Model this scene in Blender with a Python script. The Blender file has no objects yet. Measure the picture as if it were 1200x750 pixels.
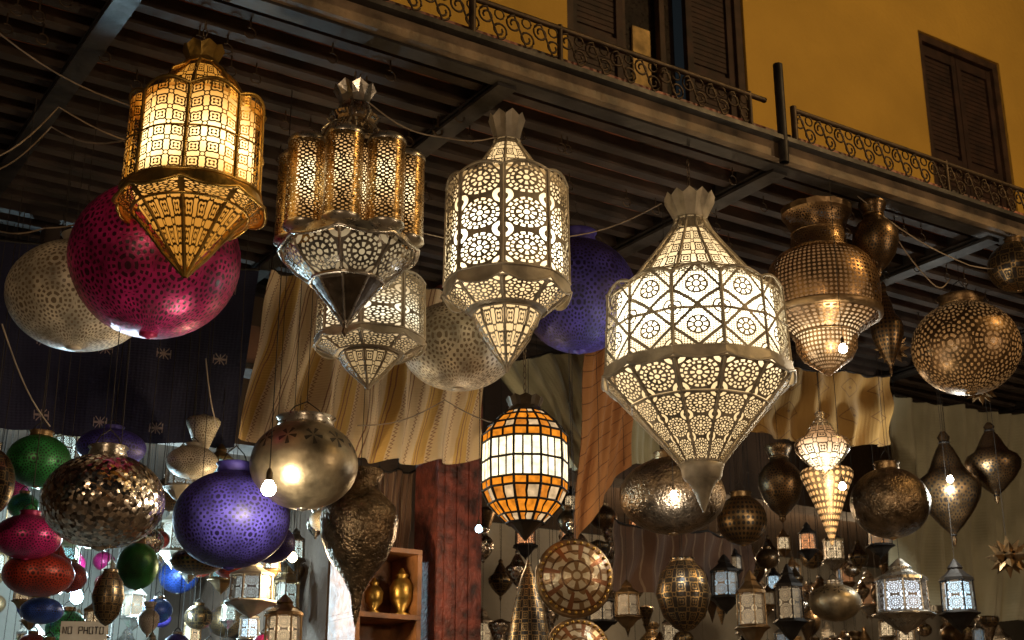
import bpy, math, random, itertools, mathutils
from math import sin, cos, pi, radians
random.seed(7)
sc=bpy.context.scene
# World frame: X runs along the shop front, Y goes into the shop, Z up (metres).
# ---------------------------------------------------------------- camera
cam=bpy.data.cameras.new("camera"); camo=bpy.data.objects.new("camera",cam)
sc.collection.objects.link(camo); camo.location=(0,0,1.6)
camo.rotation_euler=(radians(109),0,radians(-33)); cam.lens=48; cam.sensor_width=36; cam.clip_end=400
sc.camera=camo
cam.dof.use_dof=True; cam.dof.focus_distance=4.4; cam.dof.aperture_fstop=6.3
TOPZ=3.76; CEIL_IN=3.45
def zceil(Y): return TOPZ if Y<5.8 else CEIL_IN
# ---------------------------------------------------------------- node helper
class V:
    def __init__(s,nt,sock): s.nt=nt; s.s=sock
    def op(s,o,b=None,c=None,rev=False):
        n=s.nt.nodes.new('ShaderNodeMath'); n.operation=o
        args=[s,b,c]
        if rev: args=[b,s,c]
        for i,a in enumerate(args):
            if a is None: continue
            if isinstance(a,V): s.nt.links.new(a.s,n.inputs[i])
            else: n.inputs[i].default_value=a
        return V(s.nt,n.outputs[0])
    def __add__(s,b): return s.op('ADD',b)
    __radd__=__add__
    def __sub__(s,b): return s.op('SUBTRACT',b)
    def __rsub__(s,b): return s.op('SUBTRACT',b,rev=True)
    def __mul__(s,b): return s.op('MULTIPLY',b)
    __rmul__=__mul__
    def __truediv__(s,b): return s.op('DIVIDE',b)
    def fr(s): return s.op('FRACT')
    def fl(s): return s.op('FLOOR')
    def ab(s): return s.op('ABSOLUTE')
    def cos(s): return s.op('COSINE')
    def sin(s): return s.op('SINE')
    def lt(s,b): return s.op('LESS_THAN',b)
    def gt(s,b): return s.op('GREATER_THAN',b)
    def mx(s,b): return s.op('MAXIMUM',b)
    def mn(s,b): return s.op('MINIMUM',b)
    def band(s,a,b): return s.gt(a)*s.lt(b)
def uvn(nt):
    t=nt.nodes.new('ShaderNodeTexCoord'); x=nt.nodes.new('ShaderNodeSeparateXYZ')
    nt.links.new(t.outputs['UV'],x.inputs[0]); return V(nt,x.outputs[0]),V(nt,x.outputs[1]),t
def polar(cu,cv):
    r=(cu*cu+cv*cv).op('SQRT'); a=cv.op('ARCTAN2',cu); return r,a
def corner(cu,cv): return ((1-cu.ab())*(1-cu.ab())+(1-cv.ab())*(1-cv.ab())).op('SQRT')
def p_rosette(u,v,k=1,kv=None):
    cu=((u*k).fr()-.5)*2; cv=((v*(kv or k)).fr()-.5)*2
    r,a=polar(cu,cv)
    h=r.lt(.13).mx(r.band(.22,.42)*(a*8).cos().gt(-.1)).mx(r.band(.54,.66)*(a*16).cos().gt(-.2)).mx(r.band(.72,.86)*(a*16+3.14).cos().gt(-.3))
    q=corner(cu,cv)
    return h.mx(r.gt(.95)*q.band(.24,.46)).mx(q.lt(.13))
def p_star(u,v,k=2):
    cu=((u*k).fr()-.5)*2; cv=((v*k).fr()-.5)*2; r,a=polar(cu,cv)
    rr=r+(a*4).cos()*.10
    q=corner(cu,cv); s=(cu.ab()-cv.ab()).ab()
    return r.lt(.2).mx(rr.band(.36,.56)).mx(rr.gt(.78)*q.gt(.34)*s.gt(.12)).mx(q.lt(.2))
def p_diamond(u,v,k=1):
    cu=((u*k).fr()-.5)*2; cv=((v*k).fr()-.5)*2
    s=cu.ab()+cv.ab(); r,a=polar(cu,cv); q=corner(cu,cv)
    ros=r.lt(.12).mx(r.band(.2,.38)*(a*8).cos().gt(-.4))
    mesh=((u*k*56).sin()*(v*k*56).sin()).ab().gt(.22)
    m=mesh*r.gt(.46)*(1-(s-1).ab().lt(.10))*q.gt(.4)
    return (ros).mx(m).mx(q.lt(.12)).mx(q.band(.2,.33))
def p_dots(u,v,k=5):
    a=(u*k).fr()-.5; b=(v*k).fr()-.5
    return (a*a+b*b).op('SQRT').lt(.33)
def p_leaf(u,v,k=1):
    v=v+.45; cu=((u*k).fr()-.5)*2; cv=((v*k).fr()-.5)*2; r,a=polar(cu,cv)
    return r.band(.12,.72)*(a*5+.9).cos().gt(.35)*v.band(3.0,4.0)
def p_mix(u,v,k=1):
    cu=((u*k).fr()-.5)*2; cv=((v*k).fr()-.5)*2
    r,a=polar(cu,cv)
    ring=r.band(.28,.42)*(a*6).cos().gt(-.6)
    ring=ring.mx(r.lt(.14)).mx(r.band(.52,.66)*(a*16).cos().gt(0)).mx(r.band(.74,.86)*(a*20).cos().gt(-.2))
    d=((u*k*31.4159).sin()*(v*k*31.4159).sin()).gt(.3)
    return ring.mx(d*r.gt(.95))
PAT={'rosette':p_rosette,'diamond':p_diamond,'dots':p_dots,'mix':p_mix,'star':p_star,'leaf':p_leaf}
MC={}
def newmat(name):
    m=bpy.data.materials.new(name); m.use_nodes=True; nt=m.node_tree; nt.nodes.clear()
    o=nt.nodes.new('ShaderNodeOutputMaterial'); return m,nt,o
def noise(nt,scale,detail=4,coord='Object'):
    t=nt.nodes.new('ShaderNodeTexCoord'); n=nt.nodes.new('ShaderNodeTexNoise')
    n.inputs['Scale'].default_value=scale; n.inputs['Detail'].default_value=detail
    nt.links.new(t.outputs[coord],n.inputs['Vector']); return n
def mixc(nt,fac,a,b):
    n=nt.nodes.new('ShaderNodeMix'); n.data_type='RGBA'
    for i,x in ((0,fac),(6,a),(7,b)):
        if isinstance(x,V): nt.links.new(x.s,n.inputs[i])
        elif hasattr(x,'links'): nt.links.new(x,n.inputs[i])
        elif isinstance(x,(tuple,list)): n.inputs[i].default_value=(*x[:3],1)
        else: n.inputs[i].default_value=x
    return n.outputs[2]
def contrast(nt,sock,lo=.38,hi=.62):
    n=nt.nodes.new('ShaderNodeMapRange'); n.inputs[1].default_value=lo; n.inputs[2].default_value=hi; nt.links.new(sock,n.inputs[0]); return n.outputs[0]
def bsdf(nt,col,rough=.5,metal=0):
    b=nt.nodes.new('ShaderNodeBsdfPrincipled')
    if isinstance(col,(tuple,list)): b.inputs['Base Color'].default_value=(*col[:3],1)
    else: nt.links.new(col,b.inputs['Base Color'])
    b.inputs['Roughness'].default_value=rough; b.inputs['Metallic'].default_value=metal
    return b
def plain(name,col,rough=.5,metal=0,nscale=12,var=.45,bump=.15,coord='Object'):
    if name in MC: return MC[name]
    m,nt,o=newmat(name); n=noise(nt,nscale,5,coord)
    c=mixc(nt,contrast(nt,n.outputs[0],.32,.68),tuple(x*(1-var) for x in col),tuple(min(1,x*(1+var)) for x in col))
    b=bsdf(nt,c,rough,metal)
    bp=nt.nodes.new('ShaderNodeBump'); bp.inputs['Strength'].default_value=bump; bp.inputs['Distance'].default_value=.01
    n2=noise(nt,nscale*4,2,coord); nt.links.new(n2.outputs[0],bp.inputs['Height']); nt.links.new(bp.outputs[0],b.inputs['Normal'])
    rr=nt.nodes.new('ShaderNodeMapRange'); rr.inputs[3].default_value=max(.05,rough-.15); rr.inputs[4].default_value=min(1,rough+.2)
    nt.links.new(n2.outputs[0],rr.inputs[0]); nt.links.new(rr.outputs[0],b.inputs['Roughness'])
    nt.links.new(b.outputs[0],o.inputs[0]); MC[name]=m; return m
def pierced(name,col,pat,k=1,rough=.35,metal=.9,hole='open',holecol=(.01,.008,.006),frame=0,glow=None,strength=1):
    if name in MC: return MC[name]
    m,nt,o=newmat(name); u,v,t=uvn(nt)
    h=PAT[pat](u,v,k)
    if frame: h=h*u.band(frame,1-frame)
    n=noise(nt,14,5)
    c=mixc(nt,contrast(nt,n.outputs[0],.3,.7),tuple(x*.4 for x in col),tuple(min(1,x*1.4) for x in col))
    if hole=='dark': c=mixc(nt,h,c,holecol)
    b=bsdf(nt,c,rough,metal)
    if hole=='dark': nt.links.new((metal*(1-h)).s if metal else (h*0).s,b.inputs['Metallic'])
    nn=noise(nt,45,2)
    rr=nt.nodes.new('ShaderNodeMapRange'); rr.inputs[3].default_value=max(.08,rough-.14); rr.inputs[4].default_value=min(1,rough+.25)
    nt.links.new(nn.outputs[0],rr.inputs[0]); nt.links.new(rr.outputs[0],b.inputs['Roughness'])
    bp=nt.nodes.new('ShaderNodeBump'); bp.inputs['Strength'].default_value=.35; bp.inputs['Distance'].default_value=.005
    nt.links.new(nn.outputs[0],bp.inputs['Height']); nt.links.new(bp.outputs[0],b.inputs['Normal'])
    if hole=='open':
        tr=nt.nodes.new('ShaderNodeBsdfTransparent'); mx=nt.nodes.new('ShaderNodeMixShader')
        nt.links.new(h.s,mx.inputs[0]); nt.links.new(b.outputs[0],mx.inputs[1]); nt.links.new(tr.outputs[0],mx.inputs[2])
        nt.links.new(mx.outputs[0],o.inputs[0])
    elif glow:
        nt.links.new(mixc(nt,h,(0,0,0),glow),b.inputs['Emission Color']); b.inputs['Emission Strength'].default_value=strength
        m.cycles.emission_sampling='NONE'
        nt.links.new(b.outputs[0],o.inputs[0])
    else: nt.links.new(b.outputs[0],o.inputs[0])
    MC[name]=m; return m
def mosaic(name,col,scale=100,amt=.55):
    m,nt,o=newmat(name); t=nt.nodes.new('ShaderNodeTexCoord'); vo=nt.nodes.new('ShaderNodeTexVoronoi'); vo.inputs['Scale'].default_value=scale
    nt.links.new(t.outputs['Object'],vo.inputs['Vector']); sep=nt.nodes.new('ShaderNodeSeparateColor'); nt.links.new(vo.outputs['Color'],sep.inputs[0])
    c=mixc(nt,sep.outputs[0],tuple(x*.3 for x in col),tuple(min(1,x*1.5) for x in col)); b=bsdf(nt,c,.22,1)
    geo=nt.nodes.new('ShaderNodeNewGeometry'); va=nt.nodes.new('ShaderNodeVectorMath'); va.operation='SUBTRACT'; va.inputs[1].default_value=(.5,.5,.5); nt.links.new(vo.outputs['Color'],va.inputs[0])
    vs=nt.nodes.new('ShaderNodeVectorMath'); vs.operation='SCALE'; vs.inputs['Scale'].default_value=amt; nt.links.new(va.outputs[0],vs.inputs[0])
    ad=nt.nodes.new('ShaderNodeVectorMath'); ad.operation='ADD'; nt.links.new(geo.outputs['Normal'],ad.inputs[0]); nt.links.new(vs.outputs[0],ad.inputs[1])
    nn=nt.nodes.new('ShaderNodeVectorMath'); nn.operation='NORMALIZE'; nt.links.new(ad.outputs[0],nn.inputs[0]); nt.links.new(nn.outputs[0],b.inputs['Normal'])
    nt.links.new(b.outputs[0],o.inputs[0]); return m
def liner(name,hot,cool,s_hot,s_cool,zc,rad):
    m,nt,o=newmat(name); t=nt.nodes.new('ShaderNodeTexCoord'); x=nt.nodes.new('ShaderNodeSeparateXYZ')
    nt.links.new(t.outputs['Object'],x.inputs[0]); z=V(nt,x.outputs[2])
    n=V(nt,noise(nt,9,1).outputs[0])
    d=((z-zc)/rad); g=(0-(d*d)).op('EXPONENT'); g=(g*(.25+n*1.4)).mn(1.0)
    e=nt.nodes.new('ShaderNodeEmission'); nt.links.new(mixc(nt,g,cool,hot),e.inputs[0])
    nt.links.new((g*(s_hot-s_cool)+s_cool).s,e.inputs[1]); nt.links.new(e.outputs[0],o.inputs[0])
    return m
def emis(name,col,s):
    if name in MC: return MC[name]
    m,nt,o=newmat(name); e=nt.nodes.new('ShaderNodeEmission'); e.inputs[0].default_value=(*col,1); e.inputs[1].default_value=s
    m.cycles.emission_sampling='NONE'
    nt.links.new(e.outputs[0],o.inputs[0]); MC[name]=m; return m
# ---------------------------------------------------------------- mesh builder
class B:
    def __init__(s): s.v=[];s.f=[];s.uv=[];s.m=[];s.s=[];s.mats=[]
    def mi(s,mat):
        if mat not in s.mats: s.mats.append(mat)
        return s.mats.index(mat)
    def face(s,idx,uv,mat,sm=False):
        s.f.append(tuple(idx)); s.uv.append(uv or [(0,0)]*len(idx)); s.m.append(s.mi(mat)); s.s.append(sm)
    def grid(s,P,UV,mat,sm=False):
        b=len(s.v); R=len(P);Cn=len(P[0])
        for r in P: s.v.extend(r)
        for i in range(R-1):
            for j in range(Cn-1):
                q=((i,j),(i,j+1),(i+1,j+1),(i+1,j))
                s.face([b+a*Cn+c for a,c in q],[UV[a][c] for a,c in q],mat,sm)
    def tube(s,pts,r,mat,n=5,closed=False):
        P=[mathutils.Vector(p) for p in pts]; L=len(P); b=len(s.v)
        ref=mathutils.Vector((0.013,.02,1))
        for i in range(L):
            a=P[i-1] if (i>0 or closed) else P[i]; c=P[(i+1)%L] if (i<L-1 or closed) else P[i]
            d=(c-a); d=d.normalized() if d.length>1e-9 else mathutils.Vector((0,0,1))
            rf=ref if abs(d.z)<.9 else mathutils.Vector((1,.03,0))
            x=d.cross(rf).normalized(); y=d.cross(x)
            for k in range(n):
                an=2*pi*k/n; s.v.append(tuple(P[i]+x*(r*cos(an))+y*(r*sin(an))))
        for i in range(L if closed else L-1):
            for k in range(n):
                i2=(i+1)%L; k2=(k+1)%n
                s.face((b+i*n+k,b+i*n+k2,b+i2*n+k2,b+i2*n+k),None,mat,True)
    def box(s,x0,x1,y0,y1,z0,z1,mat):
        b=len(s.v)
        s.v+= [(x0,y0,z0),(x1,y0,z0),(x1,y1,z0),(x0,y1,z0),(x0,y0,z1),(x1,y0,z1),(x1,y1,z1),(x0,y1,z1)]
        for q in ((0,3,2,1),(4,5,6,7),(0,1,5,4),(1,2,6,5),(2,3,7,6),(3,0,4,7)):
            s.face([b+i for i in q],[(0,0),(1,0),(1,1),(0,1)],mat)
    def rev(s,prof,mat,seg=24,uc=8,vc=None,sm=True,cx=0,cy=0):
        P=[];UV=[];L=0;ls=[0]
        for i in range(1,len(prof)): L+=math.dist(prof[i],prof[i-1]); ls.append(L)
        rm=max(p[1] for p in prof); vc=vc or max(1,round(L/(2*pi*rm/uc)))
        for (z,r),l in zip(prof,ls):
            P.append([(cx+r*cos(2*pi*k/seg),cy+r*sin(2*pi*k/seg),z) for k in range(seg+1)])
            UV.append([(uc*k/seg,vc*l/L) for k in range(seg+1)])
        s.grid(P,UV,mat,sm)
    def facet(s,prof,n,mat,bul=0,lt=0,lb=0,cols=4,rot=0,sm=False,vper=None):
        L=0;ls=[0]
        for i in range(1,len(prof)): L+=math.dist(prof[i],prof[i-1]); ls.append(L)
        w=2*sin(pi/n)*max(p[1] for p in prof); vc=vper or max(1,round(L/w)); top=prof[0][0]>prof[-1][0]
        for k in range(n):
            a0=2*pi*k/n+rot; a1=2*pi*(k+1)/n+rot; P=[];UV=[]
            for i,((z,r),l) in enumerate(zip(prof,ls)):
                row=[];ur=[]; fz=l/L if L else 0
                for c in range(cols+1):
                    t=c/cols; x=cos(a0)*(1-t)+cos(a1)*t; y=sin(a0)*(1-t)+sin(a1)*t
                    k2=1+bul*sin(pi*t); dz=(lt*(1-fz if top else fz)+lb*(fz if top else 1-fz))*sin(pi*t)
                    row.append((x*r*k2,y*r*k2,z+dz)); ur.append((t,vc*fz))
                P.append(row);UV.append(ur)
            s.grid(P,UV,mat,sm)
    def ribs(s,prof,n,mat,rad,rot=0):
        for k in range(n):
            a=2*pi*k/n+rot; s.tube([(cos(a)*r,sin(a)*r,z) for z,r in prof],rad,mat,4)
    def ring(s,z,r,n,mat,rad,bul=0,lift=0,cols=4,rot=0):
        pts=[]
        for k in range(n):
            a0=2*pi*k/n+rot; a1=2*pi*(k+1)/n+rot
            for c in range(cols):
                t=c/cols; x=cos(a0)*(1-t)+cos(a1)*t; y=sin(a0)*(1-t)+sin(a1)*t; k2=1+bul*sin(pi*t)
                pts.append((x*r*k2,y*r*k2,z+lift*sin(pi*t)))
        s.tube(pts,rad,mat,4,True)
    def chain(s,z0,z1,mat,link=.03,w=.006,rad=.002):
        L=z1-z0
        if L<=0.01: return
        n=max(1,int(L/(link*.78))); st=L/n
        for i in range(n):
            zc=z0+st*(i+.5); hl=st*.62; pts=[]
            for k in range(8):
                a=2*pi*k/8; dx=w*cos(a); dz=hl*sin(a)
                pts.append((dx if i%2 else 0,0 if i%2 else dx,zc+dz))
            s.tube(pts,rad,mat,4,True)
    def cord(s,z0,z1):
        if z1-z0>.01:
            x=random.uniform(-.012,.012); s.tube([(0,0,z0),(x,0,z0*.5+z1*.5),(0,0,z1)],.0015,cordm,4)
    def obj(s,name,loc=(0,0,0),parent=None,rot=None):
        me=bpy.data.meshes.new(name); me.from_pydata(s.v,[],s.f)
        for m in s.mats: me.materials.append(m)
        me.polygons.foreach_set('material_index',s.m); me.polygons.foreach_set('use_smooth',s.s)
        ul=me.uv_layers.new(name='UVMap'); flat=[c for f in s.uv for p in f for c in p]
        ul.data.foreach_set('uv',flat); me.update()
        o=bpy.data.objects.new(name,me); sc.collection.objects.link(o); o.location=loc
        if rot: o.rotation_euler=rot
        if parent: o.parent=parent
        return o
def empty(name,loc=(0,0,0)):
    e=bpy.data.objects.new(name,None); sc.collection.objects.link(e); e.location=loc; return e
# ---------------------------------------------------------------- metals
gold=plain('brass_trim',(.46,.28,.065),.36,.9)
silver=plain('silver_trim',(.45,.41,.35),.28,.9)
cream=plain('white_metal_trim',(.42,.36,.27),.5,.3)
darkm=plain('dark_metal_trim',(.09,.065,.042),.35,.8)
iron=plain('iron',(.03,.025,.022),.55,.6)
cordm=plain('dark_cord',(.025,.018,.013),.8,0)
bronze=plain('bronze_trim',(.26,.165,.08),.38,.9)
chainm=plain('chain_metal',(.2,.15,.10),.4,.9)
def S(prof,H,R): return [(h*H,r*R) for h,r in prof]
def gold_lantern(name,X,Y,zb,H,R,rot=.3):
    b=B(); n=8; m1=pierced('pierced_brass_star',(.38,.22,.05),'star',3,frame=.04); m2=pierced('pierced_brass_rosette',(.38,.22,.05),'rosette',1,frame=.06)
    ln=liner(name+'_liner',(1,.72,.30),(1,.40,.05),3.2,.6,.50*H,.15*H)
    body=S([(.70,.90),(.335,.92)],H,R)
    b.facet(body,n,m1,.13,.03*H,0,8,rot,vper=2)
    b.facet(S([(.70,.90),(.725,.68)],H,R),n,gold,.13,.0,0,8,rot)
    dome=S([(.725,.66),(.79,.60),(.85,.48),(.89,.32),(.915,.24)],H,R)
    b.facet(dome,n,m1,.05,0,0,4,rot,vper=1)
    b.facet(S([(.915,.24),(.935,.22),(.96,.26),(.985,.30)],H,R),n,gold,.05,.02*H,0,2,rot)
    b.facet(S([(.335,.93),(.30,1.0)],H,R),n,gold,.12,0,-.03*H,8,rot)
    b.facet(S([(.30,.98),(.255,.80)],H,R),n,m2,.08,-.02*H,0,6,rot,vper=1)
    og=S([(.255,.78),(.20,.60),(.15,.46),(.10,.33),(.05,.17),(.0,.015)],H,R)
    b.facet(og,n,m1,.06,0,0,4,rot,vper=1)
    b.facet(S([(.70,.80),(.36,.82),(.27,.68),(.15,.36),(.05,.1)],H,R),n,ln,.05,0,0,2,rot)
    b.facet(S([(.90,.22),(.80,.50),(.70,.78)],H,R),n,ln,.0,0,0,2,rot)
    for p in (body,dome,og): b.ribs(p,n,gold,.03*R,rot)
    b.ring(.70*H,.9*R,n,gold,.03*R,.13,.03*H,8,rot); b.ring(.335*H,.93*R,n,gold,.03*R,.12,0,8,rot)
    b.ring(.30*H,1.0*R,n,gold,.03*R,.12,-.03*H,8,rot); b.ring(.255*H,.79*R,n,gold,.025*R,.07,0,4,rot)
    b.ring(.52*H,.91*R,n,gold,.018*R,.13,0,8,rot)
    b.ring(.915*H,.25*R,n,gold,.02*R,0,0,2,rot)
    b.tube([(0.1*R*cos(a),0,1.0*H+.1*R*sin(a)) for a in [i*pi/5 for i in range(10)]],.03*R,gold,5,True)
    b.tube([(0,0,.9*H),(0,0,.98*H)],.05*R,gold,6)
    b.chain(H*1.02,TOPZ-zb,chainm); b.obj(name,(X,Y,zb))
def tube_lantern(name,X,Y,zb,H,R,rot=.2):
    b=B(); n=8; m1=pierced('pierced_brass_tubes',(.34,.22,.09),'mix',1.5,rough=.25); m2=pierced('pierced_silver',(.42,.39,.34),'rosette',1,rough=.22)
    m3=pierced('pierced_dark_brass',(.22,.16,.10),'star',1,rough=.3)
    ln=liner(name+'_liner',(1,.80,.42),(1,.46,.12),2.6,.3,.55*H,.10*H)
    ln2=liner(name+'_liner_low',(1,.76,.42),(.9,.55,.26),.45,.10,.25*H,.1*H)
    for k in range(n):
        a=2*pi*k/n+rot; cx,cy=.745*R*cos(a),.745*R*sin(a)
        b.rev(S([(.70,.25),(.345,.25)],H,R),m1,16,2,3,True,cx,cy)
        b.rev(S([(.69,.13),(.36,.13)],H,R),ln,8,1,1,True,cx,cy)
        b.rev(S([(.745,.02),(.735,.12),(.72,.22),(.70,.265),(.69,.255)],H,R),silver,16,2,1,True,cx,cy)
        b.rev(S([(.36,.262),(.345,.265),(.325,.1)],H,R),silver,16,2,1,True,cx,cy)
    b.facet(S([(.72,.60),(.35,.60)],H,R),n,m1,0,0,0,2,rot)
    b.facet(S([(.70,.48),(.36,.48)],H,R),n,ln,0,0,0,1,rot)
    b.facet(S([(.72,.75),(.735,.50)],H,R),n,darkm,0,0,0,2,rot)
    dome=S([(.73,.58),(.79,.50),(.83,.36),(.85,.28),(.88,.36),(.905,.24),(.94,.2)],H,R)
    b.facet(dome,n,m3,.05,0,0,3,rot,vper=2); b.ribs(dome,n,silver,.02*R,rot)
    b.facet(S([(1.0,.30),(.965,.22),(.94,.2)],H,R),n,silver,0,.025*H,0,2,rot)
    b.facet(S([(.345,.86),(.315,.93)],H,R),n,silver,.06,0,-.02*H,6,rot)
    bowl=S([(.31,.90),(.27,.84),(.22,.68),(.18,.48)],H,R)
    b.facet(bowl,n,m2,.05,0,0,4,rot,vper=1); b.facet(S([(.31,.82),(.22,.56),(.18,.35)],H,R),n,ln2,0,0,0,1,rot)
    og=S([(.18,.48),(.165,.42),(.13,.33),(.08,.19),(.03,.06),(0,.01)],H,R)
    b.facet(og,n,darkm,.05,0,0,4,rot,vper=1)
    b.ribs(bowl,n,silver,.022*R,rot); b.ribs(og,n,silver,.022*R,rot)
    b.ring(.315*H,.93*R,n,silver,.03*R,.06,-.02*H,6,rot); b.ring(.18*H,.49*R,n,silver,.03*R,.05,0,4,rot)
    b.rev([(.0*H+.02,.03*R),(0.012,.05*R),(0,.03*R),(-.012,.045*R),(-.03,.0)],darkm,8)
    b.chain(H,TOPZ-zb,chainm); b.obj(name,(X,Y,zb))
def white_lantern(name,X,Y,zb,H,R,rot=.15,n=8,lit=1.0,tone=(.40,.34,.25)):
    b=B()
    m1=pierced('pierced_white_rosette',tone,'rosette',1,.45,.25,frame=.07); m2=pierced('pierced_white_star',tone,'star',2,.45,.25,frame=.05)
    ln=liner(name+'_liner',(1,.90,.62),(1,.66,.30),4.2*lit,1.15*lit,.47*H,.13*H)
    body=S([(.705,.96),(.325,.98)],H,R)
    b.facet(body,n,m1,.04,.022*H,0,6,rot,vper=3)
    b.facet(S([(.705,.96),(.725,.62)],H,R),n,cream,.04,0,0,6,rot)
    bell=S([(.725,.60),(.78,.52),(.83,.38),(.87,.26),(.90,.20)],H,R)
    b.facet(bell,n,m2,.05,0,0,4,rot,vper=1.5)
    b.facet(S([(.985,.30),(.94,.24),(.90,.20)],H,R),n,cream,0,.025*H,0,2,rot)
    b.facet(S([(.325,.98),(.295,1.0)],H,R),n,cream,.04,0,-.03*H,6,rot)
    t1=S([(.285,.95),(.225,.62)],H,R); b.facet(t1,n,m1,.03,0,-.01*H,4,rot,vper=1)
    b.facet(S([(.225,.62),(.215,.5)],H,R),n,cream,.03,0,0,4,rot)
    og=S([(.215,.52),(.17,.46),(.12,.35),(.07,.2),(.03,.07),(0,.01)],H,R)
    b.facet(og,n,m2,.06,0,0,4,rot,vper=1.5)
    b.facet(S([(.88,.20),(.78,.44),(.70,.84),(.33,.88),(.22,.50),(.12,.26),(.04,.03)],H,R),n,ln,.02,0,0,2,rot)
    for p in (body,bell,t1,og): b.ribs(p,n,cream,.022*R,rot)
    b.ring(.705*H,.965*R,n,cream,.025*R,.04,.022*H,6,rot)
    for z,r in ((.325,.985),(.285,.96),(.225,.63),(.215,.53),(.90,.21)): b.ring(z*H,r*R,n,cream,.02*R,.04,0,4,rot)
    b.ring(.295*H,1.0*R,n,cream,.02*R,.04,-.03*H,6,rot)
    b.chain(H*.98,TOPZ-zb,chainm); b.obj(name,(X,Y,zb))
def big_white_lantern(name,X,Y,zb,H,R,rot=.1):
    b=B(); n=12; tone=(.40,.34,.25)
    m1=pierced('pierced_white_diamond',tone,'diamond',1,.45,.25,frame=.04); m2=pierced('pierced_white_rosette_big',tone,'rosette',1,.45,.25,frame=.07)
    m3=MC['pierced_white_star']
    ln=liner(name+'_liner',(1,.92,.66),(1,.68,.32),4.2,1.15,.57*H,.13*H)
    body=S([(.655,.93),(.425,.97)],H,R); b.facet(body,n,m1,.015,.02*H,0,6,rot,vper=2)
    sh=S([(.655,.90),(.70,.70)],H,R); b.facet(sh,n,m2,.0,0,0,3,rot,vper=1)
    bell=S([(.70,.68),(.77,.50),(.83,.34),(.88,.22),(.92,.17)],H,R); b.facet(bell,n,m3,.03,0,0,3,rot,vper=2)
    b.facet(S([(.985,.28),(.95,.22),(.92,.17)],H,R),n,cream,0,.02*H,0,2,rot)
    b.facet(S([(.425,.98),(.40,1.0)],H,R),n,cream,.02,0,-.015*H,4,rot)
    c1=S([(.395,.95),(.315,.72)],H,R); b.facet(c1,n,m2,.02,0,0,3,rot,vper=1)
    c2=S([(.31,.70),(.25,.52),(.19,.34),(.145,.22)],H,R); b.facet(c2,n,m2,.02,0,0,3,rot,vper=3)
    b.rev(S([(.145,.20),(.14,.23),(.125,.21),(.105,.2),(.095,.17)],H,R),cream,20)
    tip=S([(.10,.17),(.07,.10),(.03,.05),(0,.008)],H,R); b.rev(tip,m3,18,6,2)
    b.facet(S([(.88,.16),(.73,.55),(.66,.82),(.43,.87),(.39,.85),(.31,.62),(.15,.15)],H,R),n,ln,0,0,0,1,rot)
    for p in (body,sh,bell,c1,c2): b.ribs(p,n,cream,.016*R,rot)
    b.ring(.655*H,.93*R,n,cream,.018*R,.015,.02*H,6,rot)
    for z,r in ((.425,.975),(.395,.96),(.312,.71),(.70,.69),(.92,.17),(.145,.22),(.54,.955)): b.ring(z*H,r*R,n,cream,.015*R,.0,0,2,rot)
    b.ring(.40*H,R,n,cream,.015*R,.02,-.015*H,4,rot)
    b.chain(H*.97,TOPZ-zb,chainm); b.obj(name,(X,Y,zb))
def copper_lantern(name,X,Y,zb,H,R):
    b=B(); m=pierced('pierced_copper',(.34,.20,.09),'dots',9,.3,.9); m2=pierced('pierced_copper_rosette',(.28,.17,.08),'mix',1,.3,.9)
    ln=liner(name+'_liner',(1,.76,.42),(.8,.38,.14),1.6,.22,.2*H,.12*H)
    b.rev(S([(1.0,.62),(.985,.58),(.97,.56),(.90,.46),(.80,.50),(.76,.55)],H,R),m2,28,10,2)
    b.facet(S([(1.03,.64),(1.0,.62),(.985,.58)],H,R),12,bronze,0,.01*H,0,2)
    b.rev(S([(.76,.53),(.73,.74),(.68,.88),(.60,.97),(.52,1.0),(.44,.99),(.38,.95)],H,R),m,32,8,2)
    b.rev(S([(.38,1.0),(.35,1.0),(.34,.9)],H,R),bronze,32)
    b.rev(S([(.34,.92),(.30,.78),(.27,.60),(.24,.53),(.16,.52),(.10,.42),(.05,.22),(0,.03)],H,R),m,28,5,2)
    b.rev(S([(.72,.7),(.5,.85),(.37,.85),(.24,.45),(.1,.3),(.05,.1)],H,R),ln,16)
    for z,r in ((.76,.56),(.38,.97),(.24,.55),(.88,.46)): b.ring(z*H,r*R,24,bronze,.025*R,0,0,1)
    b.chain(H,TOPZ-zb,chainm); b.obj(name,(X,Y,zb))
def globe(name,X,Y,zb,H,R,mat,trim,neck=.35,uc=8,seg=44):
    b=B(); P=[]; hs=H/2
    t0=math.asin(min(.95,neck)) 
    N=20 if seg>24 else 12
    for i in range(N+1):
        t=-pi/2+.09+(pi-.09-t0)*i/N
        P.append((hs+hs*sin(t),R*cos(t)))
    b.rev(P,mat,seg,uc); zt,rt=P[-1]
    b.rev([(zt,rt*1.0),(zt+.02*H,rt*1.06),(zt+.07*H,rt*.98),(zt+.10*H,rt*1.12),(zt+.11*H,rt*1.05),(zt+.04*H,rt*.9)],trim,seg)
    b.rev([(P[0][0]+.015*H,R*.10),(P[0][0]-.005*H,R*.11),(P[0][0]-.02*H,R*.05),(P[0][0]-.03*H,R*.0)],trim,12)
    for s_ in (-1,1): b.tube([(s_*rt*.95,0,zt+.05*H),(s_*rt*.5,0,zt+.22*H),(0,0,zt+.3*H)],.002,cordm,4)
    b.cord(zt+.3*H,zceil(Y)-zb); b.obj(name,(X,Y,zb))
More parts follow.
